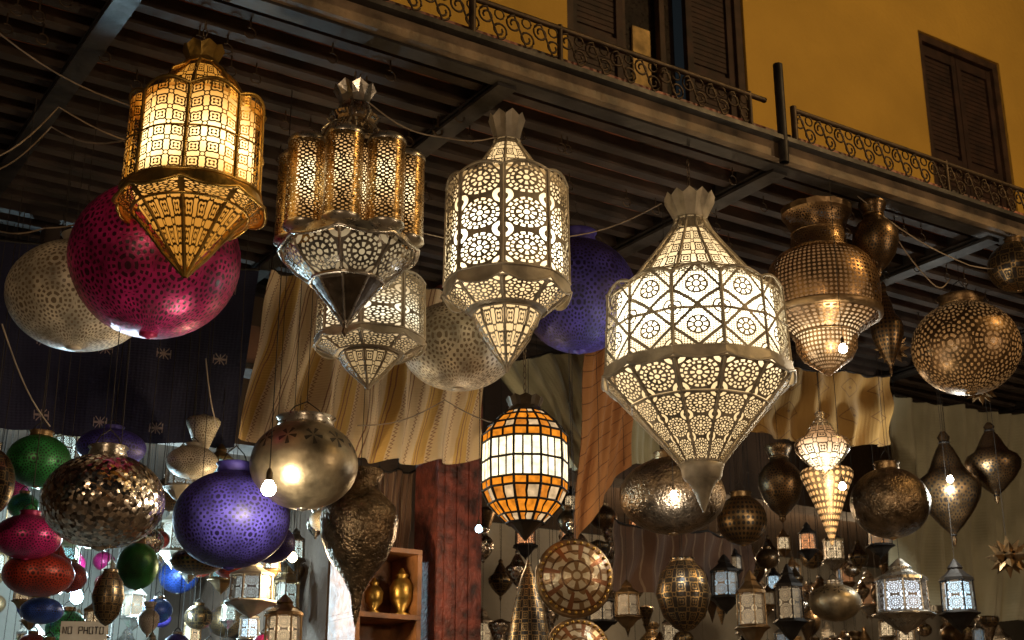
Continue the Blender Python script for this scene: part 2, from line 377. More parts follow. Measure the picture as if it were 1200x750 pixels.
def revobj(name,X,Y,zb,H,R,prof,mat,trim,uc=8,seg=28):
    b=B(); b.rev(S(prof,H,R),mat,seg,uc)
    for i in range(1,len(prof)-1):
        if prof[i][1]<prof[i-1][1] and prof[i][1]<prof[i+1][1]: b.ring(prof[i][0]*H,prof[i][1]*R*1.05,seg,trim,.05*R,0,0,1)
    top=max(p[0] for p in prof); b.cord(top*H-.01,zceil(Y)-zb); b.obj(name,(X,Y,zb))
P_URN=[(0,.05),(.04,.15),(.08,.12),(.16,.45),(.3,.8),(.48,1),(.62,.95),(.72,.7),(.78,.45),(.84,.4),(.92,.55),(.97,.62),(1,.6)]
P_AMPH=[(0,.02),(.10,.10),(.2,.15),(.3,.35),(.42,.72),(.56,.95),(.68,1),(.76,.93),(.82,.7),(.87,.5),(.93,.5),(.98,.6),(1,.58)]
P_CONE=[(0,.03),(.12,.14),(.3,.32),(.5,.55),(.7,.8),(.82,.97),(.88,1),(.92,.9),(.96,.5),(1,.2)]
P_DROP=[(0,.03),(.06,.1),(.1,.06),(.18,.35),(.3,.7),(.42,.95),(.52,1),(.58,.9),(.64,.62),(.70,.5),(.76,.42),(.84,.28),(.9,.14),(.95,.2),(1,.08)]
P_OVAL=[(0,.05),(.05,.35),(.2,.75),(.5,1),(.78,.82),(.92,.5),(.95,.4),(1,.45)]
gold_lantern('brass_lantern',1.17,3.47,2.95,.719,.205)
tube_lantern('silver_brass_lantern',1.68,3.5,2.90,.789,.228)
white_lantern('white_metal_lantern',2.22,3.45,2.84,.889,.207)
big_white_lantern('white_metal_lantern',2.98,3.42,2.47,1.143,.332)
copper_lantern('pierced_copper_lantern',3.65,3.45,3.06,.650,.218)
mag=pierced('magenta_pierced',(.50,.02,.16),'mix',1,.30,.3,'dark',(.05,.002,.018))
pur=pierced('purple_pierced',(.065,.05,.32),'mix',1,.45,.15,'dark',(.008,.005,.045))
whi=pierced('white_pierced',(.62,.54,.40),'mix',1,.42,.1,'dark',(.20,.14,.08))
grn=pierced('green_pierced',(.03,.22,.05),'mix',1,.35,.3,'dark',(.004,.02,.005))
red=pierced('red_pierced',(.38,.04,.02),'mix',1,.35,.3,'dark',(.05,.004,.002))
blu=pierced('blue_pierced',(.03,.08,.38),'mix',1,.35,.3,'dark',(.004,.01,.05))
brs=pierced('brass_pierced',(.36,.24,.11),'star',1.5,.3,.9,'dark',(.02,.012,.006))
brn=pierced('bronze_pierced',(.20,.12,.055),'mix',1,.32,.9,'dark',(.01,.006,.004))
brg=pierced('bronze_pierced_lit',(.20,.12,.055),'mix',1,.32,.9,'dark',(.3,.15,.05),glow=(1,.55,.2),strength=.12)
brv=pierced('bronze_dotted',(.24,.15,.07),'dots',4,.3,.9,'dark',(.012,.007,.004))
slv=mosaic('mirror_mosaic',(.62,.52,.42))
hambr=plain('hammered_bronze',(.17,.115,.065),.32,.9,22,.6,.7)
mtrim=plain('magenta_trim',(.34,.02,.09),.35,.3); ptrim=plain('purple_trim',(.06,.045,.27),.45,.2)
leaf=pierced('silver_leaf_pierced',(.34,.27,.17),'leaf',1,.38,.85,'dark',(.03,.02,.01))
G=[('magenta_globe_lantern',(1.20,3.85,2.89,.516,.258),mag,mtrim,.3,10),
('white_globe_lantern',(1.05,4.1,2.89,.364,.222),whi,cream,.3,10),
('white_globe_lantern',(2.49,4.2,3.01,.354,.218),whi,cream,.3,9),
('purple_globe_lantern',(2.86,3.94,3.15,.472,.220),pur,ptrim,.3,10),
('silver_globe_lantern',(1.75,3.9,2.43,.300,.170),leaf,silver,.5,12),
('mirror_globe_lantern',(1.13,3.9,2.25,.291,.174),slv,silver,.3,10),
('purple_globe_lantern',(1.60,4.1,2.26,.328,.184),pur,ptrim,.3,10),
('magenta_globe_lantern',(1.05,4.4,2.28,.147,.104),mag,mtrim,.3,8),
('red_globe_lantern',(1.12,4.5,2.18,.152,.112),red,bronze,.3,8),
('green_globe_lantern',(1.08,4.5,2.53,.182,.103),grn,bronze,.35,8),
('brass_globe_lantern',(.87,4.2,2.36,.222,.076),brs,silver,.3,8),
('bronze_globe_lantern',(3.33,4.0,2.52,.311,.203),hambr,bronze,.3,10),
('bronze_globe_lantern',(4.77,4.2,2.67,.341,.178),hambr,bronze,.3,10),
('bronze_globe_lantern',(4.52,3.5,3.14,.417,.220),brg,bronze,.4,8),
('bronze_globe_lantern',(4.56,3.24,3.515,.225,.114),brs,bronze,.3,8),
('brass_globe_lantern',(4.05,4.4,2.60,.232,.108),brv,bronze,.4,8),
('silver_globe_lantern',(4.58,4.4,2.31,.177,.115),leaf,silver,.35,10),
('blue_globe_lantern',(1.22,4.8,2.13,.094,.072),blu,silver,.3,8),
('green_globe_lantern',(1.47,4.6,2.24,.168,.070),grn,bronze,.3,8),
('purple_globe_lantern',(1.95,4.6,2.37,.154,.086),pur,silver,.3,8),
('bronze_globe_lantern',(1.75,4.8,2.34,.099,.099),brv,bronze,.3,8),
('purple_globe_lantern',(1.43,4.9,2.72,.144,.125),pur,ptrim,.3,8),
('white_globe_lantern',(1.74,4.9,2.71,.132,.097),whi,cream,.3,8)]
for nm,p,m,t,nk,uc in G:
    X,Y,zb,H,R=p; globe(nm,X,Y,zb,H*.94,R,m,t,nk,uc)
R_=[('brass_amphora',(2.15,4.3,2.13,.547,.138),P_AMPH,hambr,bronze,6),
('bronze_urn_lantern',(3.80,3.30,3.436,.306,.088),P_URN,brn,bronze,6),
('bronze_drop_lantern',(4.27,3.69,3.22,.415,.068),P_DROP,brv,bronze,6),
('pierced_cone_lantern',(4.12,3.95,2.54,.344,.109),P_CONE,pierced('cone_pierced',(.42,.30,.17),'dots',4,.35,.8,'dark',(.9,.5,.2),glow=(1,.6,.25),strength=.45),bronze,6),
('bronze_urn_lantern',(4.39,4.5,2.75,.358,.102),P_URN,brn,bronze,6),
('brass_oval_lantern',(3.45,4.1,2.17,.283,.107),P_OVAL,brs,bronze,8),
('brass_oval_lantern',(1.26,4.2,2.07,.170,.049),P_OVAL,brs,bronze,8),
('brass_cone_lantern',(2.80,4.2,1.96,.442,.084),[(0,1),(.3,.95),(.6,.7),(.85,.35),(.95,.12),(1,.05)],brs,bronze,8),
('black_metal_lantern',(5.43,4.4,2.72,.577,.156),P_DROP,brn,iron,6),
('black_metal_lantern',(5.66,4.3,2.94,.414,.137),P_DROP,brn,iron,6)]
for nm,p,pr,m,t,uc in R_:
    X,Y,zb,H,R=p; revobj(nm,X,Y,zb,H,R,pr,m,t,uc)
white_lantern('white_metal_lantern',1.99,3.95,2.87,.524,.192,lit=.38)
X,Y,zb,H,R=(3.95,3.8,2.76,.291,.113)
b=B(); ln=liner('silver_lantern_liner',(1,.86,.56),(1,.5,.2),2.8,.4,.3*H,.2*H)
b.rev(S(P_DROP,H,R),pierced('silver_open',(.5,.42,.32),'star',2,.25,.9),24,6); b.rev(S([(z,r*.85) for z,r in P_DROP[3:11]],H,R),ln,16)
b.cord(H-.01,TOPZ-zb); b.obj('silver_lantern',(X,Y,zb))
# ------------- stained glass lantern
def glassmat(name,pal,s,rows,colsn,alt):
    m,nt,o=newmat(name); u,v,t=uvn(nt)
    cu=(u*colsn).fr(); cv=(v*rows).fr()
    lead=(1-cu.band(.10,.90)*cv.band(.06,.94))
    n=V(nt,noise(nt,35,2).outputs[0])
    ch=((u*colsn).fl()*.5).fr().gt(.2) if alt else n.gt(.8)
    c=mixc(nt,ch,pal[0],pal[1])
    e=nt.nodes.new('ShaderNodeEmission'); nt.links.new(c,e.inputs[0]); nt.links.new((n*1.6*s+.1*s).s,e.inputs[1])
    bs=bsdf(nt,(.02,.015,.01),.4,.6); mx=nt.nodes.new('ShaderNodeMixShader')
    nt.links.new(lead.s,mx.inputs[0]); nt.links.new(e.outputs[0],mx.inputs[1]); nt.links.new(bs.outputs[0],mx.inputs[2]); nt.links.new(mx.outputs[0],o.inputs[0])
    return m
X,Y,zb,H,R=(2.62,3.95,2.42,.508,.154)
gw=glassmat('white_glass_panes',((1,.82,.50),(1,.72,.36)),2.3,1,3,False)
ga=glassmat('amber_glass_panes',((1,.30,.02),(1,.28,.02)),1.0,1,2,False)
gx=glassmat('mixed_glass_panes',((1,.30,.03),(1,.66,.34)),.8,1,2,True)
b=B(); n=10
def tier(z0,r0,z1,r1,m): b.facet(S([(z0,r0),(z1,r1)],H,R),n,m,0,0,0,1,.1,vper=1)
tier(.74,.97,.68,.98,ga); tier(.68,.98,.54,.99,gw); tier(.54,.99,.40,.99,gw); tier(.40,.99,.34,.97,ga)
tier(.80,.84,.74,.97,gx); tier(.86,.64,.80,.84,ga); tier(.90,.48,.86,.64,gx)
b.facet(S([(.90,.48),(.94,.36),(.97,.40),(1.0,.44)],H,R),n,darkm,0,.02*H,0,2,.1)
tier(.34,.95,.25,.82,gx); tier(.25,.82,.17,.60,ga); tier(.17,.60,.12,.42,gx)
b.facet(S([(.12,.43),(.09,.30),(.05,.16),(0,.02)],H,R),n,darkm,0,0,0,1,.1)
b.ribs(S([(.90,.48),(.80,.85),(.74,.98),(.54,1),(.34,.98),(.25,.83),(.12,.43)],H,R),n,iron,.035*R,.1)
for z,r in ((.90,.49),(.86,.65),(.80,.85),(.74,.99),(.68,.99),(.54,1.0),(.40,1.0),(.34,.99),(.25,.84),(.17,.61),(.12,.44)): b.ring(z*H,r*R,n,iron,.028*R,0,0,1,.1)
b.chain(H*.93,TOPZ-zb,chainm); b.obj('stained_glass_lantern',(X,Y,zb))
# ------------- pierced disc lantern
def discmat():
    m,nt,o=newmat('pierced_disc_brass'); u,v,t=uvn(nt)
    r,a=polar(u,v)
    p=r.lt(.10).mx(r.band(.16,.36)*(a*6).cos().gt(-.3)).mx((r+(a*8).cos()*.07).band(.46,.64)).mx(r.band(.72,.86)*(a*16).cos().gt(-.2))
    ringdark=(r-.40).ab().lt(.02).mx((r-.68).ab().lt(.018)).mx((r-.90).ab().lt(.015))
    c=mixc(nt,p,(.26,.15,.065),(.62,.52,.36)); c=mixc(nt,ringdark,c,(.10,.045,.02))
    red_=(a*8+1.6).cos().gt(.75)*r.band(.45,.88); c=mixc(nt,red_,c,(.25,.10,.04))
    b_=bsdf(nt,c,.34,.45); bp=nt.nodes.new('ShaderNodeBump'); bp.inputs['Strength'].default_value=.5; bp.inputs['Distance'].default_value=.004; nt.links.new(noise(nt,70,2).outputs[0],bp.inputs['Height']); nt.links.new(bp.outputs[0],b_.inputs['Normal'])
    nt.links.new(b_.outputs[0],o.inputs[0]); return m
dm=discmat()
def disc(name,X,Y,zb,H,R):
    b=B(); P=[];UV=[]
    for i in range(11):
        rr=i/10; P.append([(R*rr*cos(2*pi*k/40),-.05*(1-rr*rr),R*rr*sin(2*pi*k/40)) for k in range(41)])
        UV.append([(rr*cos(2*pi*k/40),rr*sin(2*pi*k/40)) for k in range(41)])
    b.grid(P,UV,dm,True); b.grid([[(x,.06-y*.3,z) for x,y,z in r] for r in P],UV,bronze,True)
    b.tube([(R*1.0*cos(2*pi*k/40),.02,R*1.0*sin(2*pi*k/40)) for k in range(40)],.011,bronze,6,True)
    for k in range(32):
        a=2*pi*k/32; b.rev([(R*.95*sin(a)+.007*cos(q),.007*sin(q)+.0001) for q in (0,1.05,2.1,3.14)],gold,5,1,1,True,R*.95*cos(a),-.008)
    b.cord(R,TOPZ-zb-R)
    b.obj(name,(X,Y,zb+R),rot=(0,0,-.48))
disc('pierced_disc_lantern',2.83,3.95,2.18,.294,.130); disc('pierced_disc_lantern',3.02,4.2,1.97,.234,.114)
# ---------------------------------------------------------------- small glass lanterns
def small_lantern(name,X,Y,zb,H,R,col,s,trim=darkm,n=6):
    b=B(); g=emis('glow_%d_%d_%d_%d'%(int(col[0]*99),int(col[1]*99),int(col[2]*99),int(s*10)),col,s)
    b.facet(S([(.70,.78),(.30,.82)],H,R),n,pierced('small_screen_'+trim.name,(.3,.25,.2),'rosette',1,.4,.6),0,0,0,2,vper=2)
    b.facet(S([(.68,.6),(.32,.64)],H,R),n,g,0,0,0,1)
    b.facet(S([(.70,.9),(.74,.86),(.80,.55),(.86,.35),(.88,.4),(.92,.3),(1.0,.06)],H,R),n,trim,.03,0,0,3)
    b.facet(S([(.30,.86),(.26,1.0),(.2,.7),(.1,.4),(.04,.12),(0,.03)],H,R),n,trim,.03,0,0,3)
    b.ribs(S([(.70,.80),(.30,.84)],H,R),n,trim,.05*R); b.ring(.26*H,R,n,trim,.06*R,0,0,1)
    b.cord(H-.01,zceil(Y)-zb); b.obj(name,(X,Y,zb))
cool=(.62,.86,1.0); warm=(1,.72,.4)
small_lantern('glass_lantern',4.91,4.30,2.26,.345,.136,(.8,.9,1),1.6,silver,8)
small_lantern('black_glass_lantern',5.29,4.30,2.29,.345,.092,cool,2.2,iron,6)
small_lantern('candle_lantern',4.26,4.60,2.19,.345,.080,warm,.5,bronze,6)
small_lantern('candle_lantern',4.59,4.70,2.24,.365,.079,warm,.4,iron,6)
small_lantern('white_glass_lantern',2.05,5.0,2.22,.228,.102,(.8,.9,.85),.7,cream,8)
small_lantern('tent_lantern',2.06,4.7,2.02,.259,.084,warm,1.2,bronze,8)
small_lantern('white_glass_lantern',1.77,5.1,2.65,.238,.073,(.8,.9,.85),.45,cream,8)
small_lantern('candle_lantern',3.35,4.5,2.19,.187,.069,warm,.35,iron,6)
small_lantern('candle_lantern',3.64,4.7,2.24,.216,.066,warm,.3,bronze,6)
small_lantern('glass_lantern',4.38,4.9,2.38,.279,.081,cool,.5,iron,6)
small_lantern('candle_lantern',5.35,4.8,2.71,.240,.074,(1,.45,.15),.4,iron,6)
def star(name,X,Y,zb,H):
    R=H/2; z=zb+R; b=B(); Vc=mathutils.Vector
    for d in [d for d in itertools.product((-1,0,1),repeat=3) if d!=(0,0,0)]:
        d=Vc(d).normalized(); t=Vc((.1,.2,1)) if abs(d.z)<.9 else Vc((1,0,.1)); x=d.cross(t).normalized(); y=d.cross(x)
        base=len(b.v)
        for k in range(4): b.v.append(tuple(d*R*.45+(x*cos(k*pi/2)+y*sin(k*pi/2))*R*.24))
        b.v.append(tuple(d*R))
        for k in range(4): b.face((base+k,base+(k+1)%4,base+4),None,bronze)
    b.cord(R*.9,TOPZ-z); b.obj(name,(X,Y,z))
star('star_lantern',5.56,4.2,2.55,.212); star('star_lantern',5.11,3.9,3.27,.164); star('star_lantern',4.65,4.0,3.41,.162)
# ---------------------------------------------------------------- bare bulbs
def bulb(X,Y,z,col,s,W,rad=.018):
    b=B()
    b.rev([(-rad,.0008)]+[(-rad*cos(q),rad*sin(q)) for q in (.4,.8,1.2,1.6,2.0,2.4)]+[(rad*1.1,rad*.5)],emis('bulb_glow_%d'%int(s),col,s),14)
    b.rev([(rad*1.1,rad*.45),(rad*2.2,rad*.45),(rad*2.8,rad*.2)],darkm,10); b.tube([(0,0,rad*2.6),(0,0,zceil(Y)-z)],.0018,iron,4); o=b.obj('light_bulb',(X,Y,z))
    L=bpy.data.lights.new('bulb_light','POINT'); L.energy=W; L.color=col; L.shadow_soft_size=.04
    lo=bpy.data.objects.new('bulb_light',L); sc.collection.objects.link(lo); lo.parent=o; lo.location=(0,0,-.065)
bulb(1.56,3.72,2.44,(1,.84,.6),60,7,.022); bulb(2.17,4.9,2.45,(1,.75,.42),30,12); bulb(3.52,3.25,3.09,(1,.84,.6),40,4,.016)
bulb(3.94,3.70,2.72,(1,.84,.6),40,5,.015)
bulb(1.72,6.2,2.41,(.55,.85,1),20,95,.03); bulb(2.27,6.6,2.74,(.6,.88,1),20,80,.03); bulb(1.47,6.4,2.80,(.6,.85,1),20,60,.03)
bulb(5.20,4.2,2.99,(.9,.95,.9),40,12,.016); bulb(3.17,3.8,2.62,(.9,.95,1),40,3,.012); bulb(5.56,6.6,3.05,(1,.7,.4),20,26); bulb(7.07,6.6,3.07,(1,.75,.45),20,26); bulb(2.83,4.6,2.58,(1,.7,.4),20,4,.014)
# ---------------------------------------------------------------- shop stock (denser toward the lane side of each bay)
stock=[(mag,silver),(pur,silver),(whi,cream),(grn,bronze),(red,bronze),(blu,silver),(brs,bronze),(brn,bronze),(slv,silver)]
def scatter(x0,x1,y0,y1,z0,z1,N,left,rmin,rmax):
    pl=[]; tries=0
    while len(pl)<N and tries<9000:
        tries+=1; Y=random.uniform(y0,y1); X=random.uniform(x0,x1); Z=random.uniform(z0,z1); R=random.uniform(rmin,rmax)
        if any(math.dist((X,Y,Z),q[:3])<(R+q[3])*1.25 or math.dist((X,Y),q[:2])<.045 for q in pl): continue
        pl.append((X,Y,Z,R))
    for X,Y,Z,R in pl:
        k=random.random()
        if k<(.42 if left else .22):
            m,t=random.choice(stock if left else stock[6:]); globe('globe_lantern',X,Y,Z,R*1.7,R,m,t,.35,6,seg=20)
        elif k<(.58 if left else .68):
            m,t=random.choice(stock[2:] if left else stock[6:]); revobj('urn_lantern',X,Y,Z,R*2.6,R*.8,random.choice([P_DROP,P_URN,P_CONE]),m,t,5,seg=16)
        else:
            c=random.choice([cool,cool,(.4,.9,1),(.75,1,.95),warm] if left else [warm,warm,cool,(1,.4,.15)])
            small_lantern('small_glass_lantern',X,Y,Z,R*2.8,R*.75,c,random.choice([.8,1.4,2.6]) if left else random.choice([.3,.6,1.4]),random.choice([iron,bronze,silver,cream] if left else [iron,bronze,silver]))
scatter(1.0,2.55,5.0,6.0,1.85,2.8,70,True,.045,.09); scatter(1.2,2.8,6.0,7.6,1.9,2.9,70,True,.05,.11)
scatter(3.5,6.9,4.95,5.8,2.1,2.75,95,False,.045,.09); scatter(4.2,9,5.85,7.4,2.2,3.0,70,False,.06,.12)
# ---------------------------------------------------------------- balcony / canopy
bal=empty('balcony',(0,0,0))
wood=plain('dark_wood',(.045,.03,.022),.7,0,6,.6,.3); board=plain('reddish_boards',(.16,.07,.04),.65,0,5,.5,.3)
steel=plain('steel_beam',(.05,.044,.04),.5,.5,8,.5,.2); fasc=plain('fascia_wood',(.17,.115,.065),.6,0,9,.65,.5)
def slatmat():
    m,nt,o=newmat('ceiling_boards'); t=nt.nodes.new('ShaderNodeTexCoord'); mp=nt.nodes.new('ShaderNodeMapping'); mp.inputs['Scale'].default_value=(2.4,7,1)
    nt.links.new(t.outputs['Object'],mp.inputs[0]); n=nt.nodes.new('ShaderNodeTexNoise'); n.inputs['Scale'].default_value=2; n.inputs['Detail'].default_value=9; n.inputs['Roughness'].default_value=.65
    nt.links.new(mp.outputs[0],n.inputs[0]); cr=nt.nodes.new('ShaderNodeValToRGB')
    cr.color_ramp.elements[0].position=.42; cr.color_ramp.elements[0].color=(.03,.016,.011,1); cr.color_ramp.elements[1].position=.62; cr.color_ramp.elements[1].color=(.48,.17,.10,1)
    nt.links.new(n.outputs[0],cr.inputs[0]); b_=bsdf(nt,cr.outputs[0],.6); nt.links.new(b_.outputs[0],o.inputs[0]); return m
b=B(); b.box(-4,13,3.27,5.79,3.84,3.90,slatmat()); b.obj('deck',(0,0,0),bal)
b=B(); y=3.40
while y<5.75:
    b.box(-4,13,y,y+.045,3.792+random.uniform(-.006,.004),3.838,wood); y+=.125+random.uniform(-.006,.006)
b.obj('slats',(0,0,0),bal)
b=B(); 
for k in range(-4,11):
    x=.93+k*1.195
    b.box(x-.035,x+.035,3.30,5.78,3.745,3.757,steel); b.box(x-.006,x+.006,3.30,5.78,3.757,3.84,steel); b.box(x-.035,x+.035,3.30,5.78,3.768,3.776,steel)
b.obj('cross_beams',(0,0,0),bal)
b=B(); b.box(-4,13,3.235,3.268,3.765,3.852,fasc); b.box(-4,13,3.20,3.234,3.825,3.842,steel); b.box(-4,13,3.27,3.33,3.757,3.77,steel); b.obj('fascia',(0,0,0),bal)
b=B(); z0,z1=3.868,3.995; railm=plain('wrought_iron_brown',(.07,.045,.025),.5,.6)
def rail(x0,x1):
    b.tube([(x0,3.25,z0),(x1,3.25,z0)],.007,railm,6); b.tube([(x0,3.25,z1),(x1,3.25,z1)],.010,railm,6)
    x=x0; h=z1-z0; r=h*.25; i=0; pt=.105
    while x<x1-pt:
        for sg in (1,-1):
            cx=x+.028 if sg==1 else x+.077; cz=z0+h*(.66 if sg==1 else .34)
            b.tube([(cx+sg*r*(1-k*.035)*cos(k*.45+pi*.5),3.25,cz+sg*r*(1-k*.035)*sin(k*.45+pi*.5)) for k in range(20)],.0042,railm,4)
        b.tube([(x+.028,3.25,z0+h*.93),(x+.077,3.25,z0+h*.07)],.0042,railm,4)
        b.tube([(x+.077+.018*cos(q),3.25,z0+h*.8+.018*sin(q)) for q in [j*.7 for j in range(9)]],.0035,railm,4,True)
        i+=1; x+=pt
        if i%8==0: b.tube([(x,3.25,3.85),(x,3.25,z1+.012)],.010,railm,6)
rail(-1.9,3.22); rail(3.36,9.0)
b.tube([(3.36,3.25,3.8),(3.36,3.25,z1+.015)],.012,railm,8)
b.tube([(1.96,3.25,3.84),(1.96,3.25,4.2)],.012,railm,8)
b.obj('railing',(0,0,0),bal)
b=B(); b.tube([(3.26,3.215,3.74),(3.26,3.215,4.14)],.018,iron,10); b.obj('post',(0,0,0),bal)
b=B()
for i in range(110):
    x=random.uniform(.4,7); yy=random.choice([3.4275,3.5525,3.6775,3.8025,3.9275,4.1775])
    b.tube([(x+.018*sin(a),yy,TOPZ-.02+.018*cos(a)) for a in [k*.5 for k in range(-1,10)]],.003,railm,4)
    b.tube([(x,yy,TOPZ-.003),(x,yy,3.81)],.003,railm,4)
b.obj('hooks',(0,0,0),bal)
# ---------------------------------------------------------------- building
def plaster(name,col,sc_=1.5,lo=.68,hi=1.25):
    m,nt,o=newmat(name); n=noise(nt,sc_,8); n2=noise(nt,25,4)
    c=mixc(nt,contrast(nt,n.outputs[0],.3,.7),tuple(x*lo for x in col),tuple(min(1,x*hi) for x in col)); b_=bsdf(nt,c,.85)
    bp=nt.nodes.new('ShaderNodeBump'); bp.inputs['Strength'].default_value=.4; bp.inputs['Distance'].default_value=.02
    nt.links.new(n2.outputs[0],bp.inputs['Height']); nt.links.new(bp.outputs[0],b_.inputs['Normal']); nt.links.new(b_.outputs[0],o.inputs[0]); return m
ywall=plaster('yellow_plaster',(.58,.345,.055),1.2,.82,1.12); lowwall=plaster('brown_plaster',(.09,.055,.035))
bld=empty('yellow_building')
doors=[(1.0,2.2),(4.16,5.6),(7.35,8.27),(10,11)]
b=B(); xs=-6.0
for a,c in doors:
    b.box(xs,a,5.8,6.1,3.91,9,ywall); b.box(a,c,5.8,6.1,6.93,9,ywall); xs=c
b.box(xs,16,5.8,6.1,3.91,9,ywall); b.box(-6,16,5.75,6.3,9.0,9.2,fasc); b.obj('wall',(0,0,0),bld)
shut=plain('shutter_wood',(.035,.016,.011),.6,0,9,.5,.2); frm=plain('door_frame_wood',(.05,.026,.016),.55)
curt=plain('curtain_lit_tone',(.5,.33,.12),.8)  # yellow glow on the curtain is put into its colour
b=B()
for i,(a,c) in enumerate(doors):
    b.box(a,a+.06,5.82,5.95,3.91,6.93,frm); b.box(c-.06,c,5.82,5.95,3.91,6.93,frm); b.box(a+.06,c-.06,5.82,5.95,6.87,6.93,frm)
    if i==1: segs=[(a+.06,a+.46),(c-.46,c-.06)]
    else: mid=(a+c)/2; segs=[(a+.06,mid-.004),(mid+.004,c-.06)]
    for s0,s1 in segs:
        b.box(s0,s0+.05,5.85,5.89,3.91,6.86,shut); b.box(s1-.05,s1,5.85,5.89,3.91,6.86,shut)
        for zz in (3.95,4.9,5.9,6.78): b.box(s0+.05,s1-.05,5.852,5.888,zz,zz+.08,shut)
        z=4.05
        while z<6.76:
            if not any(q-.03<z<q+.09 for q in (4.9,5.9)): b.box(s0+.05,s1-.05,5.872,5.884,z,z+.032,shut)
            z+=.038
        b.box(s0+.05,s1-.05,5.886,5.892,3.95,6.8,shut)
    if i==1:
        b.box(a+.46,c-.46,5.98,6.0,3.91,6.9,plain('dark_room_sheet',(.02,.013,.01),.3)); b.box(a+.47,a+.52,5.9,5.95,3.91,6.86,frm); b.box(a+.80,a+.84,5.9,5.95,3.91,6.86,frm)  # dark sheet across the opening, its colour stands in for the unlit room
        b.box(a+.62,a+.76,5.955,5.97,3.91,6.2,curt)
b.obj('shutters',(0,0,0),bld)
b=B()
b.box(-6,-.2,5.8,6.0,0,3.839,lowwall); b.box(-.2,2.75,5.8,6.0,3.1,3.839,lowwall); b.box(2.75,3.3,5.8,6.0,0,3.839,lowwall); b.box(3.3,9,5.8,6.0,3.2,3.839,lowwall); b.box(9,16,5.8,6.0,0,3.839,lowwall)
b.obj('lower_wall',(0,0,0),bld)
b=B(); inn=plaster('interior_plaster',(.36,.33,.28))
b.box(-6,16,8.4,8.6,0,3.45,inn); b.box(-6,16,6.01,8.39,3.452,3.6,lowwall); b.box(2.85,3.1,6.01,8.39,0,3.45,lowwall); b.obj('interior',(0,0,0),bld)
X=2.98
b=B(); pw=plain('red_painted_wood',(.12,.026,.016),.55,0,16,.8,.7); b.box(X-.11,X+.11,5.0,5.2,0,3.74,pw); b.box(X-.13,X+.13,4.98,5.22,0,.25,pw); b.box(X-.13,X+.13,4.98,5.22,3.55,3.74,pw)
for dx in (-.06,.0,.06): b.box(X+dx-.018,X+dx+.018,4.992,4.9995,.26,3.54,pw)
b.obj('wooden_pillar')
b=B(); b.box(-1.5,2.4,5.3,5.42,3.33,3.50,board); b.box(-1.5,2.4,5.29,5.43,3.30,3.328,wood)
for x in (-1.2,.2,1.2,2.3): b.box(x,x+.06,5.32,5.40,3.5,3.77,wood)
b.obj('wooden_lintel')
# ---------------------------------------------------------------- cloths
def clothmat(name,kind):
    m,nt,o=newmat(name); u,v,t=uvn(nt); n=V(nt,noise(nt,6,4).outputs[0])
    if kind=='navy':
        cu=((u*5).fr()-.5).ab(); cv=((v*2.5+.2).fr()-.5).ab()
        mo=(cu.lt(.010)*cv.lt(.07)).mx(cv.lt(.014)*cu.lt(.13)).mx(((cu-cv*1.2).ab().lt(.012))*cu.lt(.09)).mx(cv.lt(.06)*(cu-.12).ab().lt(.008))
        c=mixc(nt,mo,mixc(nt,n,(.006,.006,.024),(.015,.014,.045)),(.26,.19,.18))
    elif kind=='stripe':
        s=(u+v*.10+n*.02)*11; f=s.fr(); g=(s*.5).fr()
        thin=f.band(.1,.14).mx(f.band(.24,.28)); thick=g.band(.5,.78)
        zig=((v*50).fr()-.5).ab()*.2; z1=(f-.6-zig).ab().lt(.022)
        base=mixc(nt,thick,(.70,.55,.34),(.60,.39,.12))
        c=mixc(nt,thin.mx(z1),base,(.28,.14,.09))
    elif kind=='orange':
        s=(v*12).fr(); c=mixc(nt,s.lt(.07),mixc(nt,n,(.36,.15,.05),(.60,.29,.11)),(.18,.07,.03))
    elif kind=='brown':
        s=(u*14+n*.6).fr(); c=mixc(nt,s.band(.3,.42),mixc(nt,n,(.07,.035,.02),(.14,.07,.04)),(.20,.13,.08))
    elif kind=='ochre':
        a=((u*5).fr()-.5).ab()+((v*2.5).fr()-.5).ab(); c=mixc(nt,a.band(.3,.34).mx(a.lt(.06)),mixc(nt,n,(.34,.18,.04),(.56,.33,.10)),(.24,.12,.04))
    else: c=mixc(nt,n,(.28,.26,.16),(.54,.50,.34))
    b_=bsdf(nt,c,.9); b_.inputs['Sheen Weight'].default_value=.0 if kind=='navy' else .2
    wv=((u*420).sin()+(v*420).sin())*.25; bp=nt.nodes.new('ShaderNodeBump'); bp.inputs['Strength'].default_value=.3; bp.inputs['Distance'].default_value=.004
    nt.links.new((wv+n*2).s,bp.inputs['Height']); nt.links.new(bp.outputs[0],b_.inputs['Normal'])
    nt.links.new(b_.outputs[0],o.inputs[0]); return m
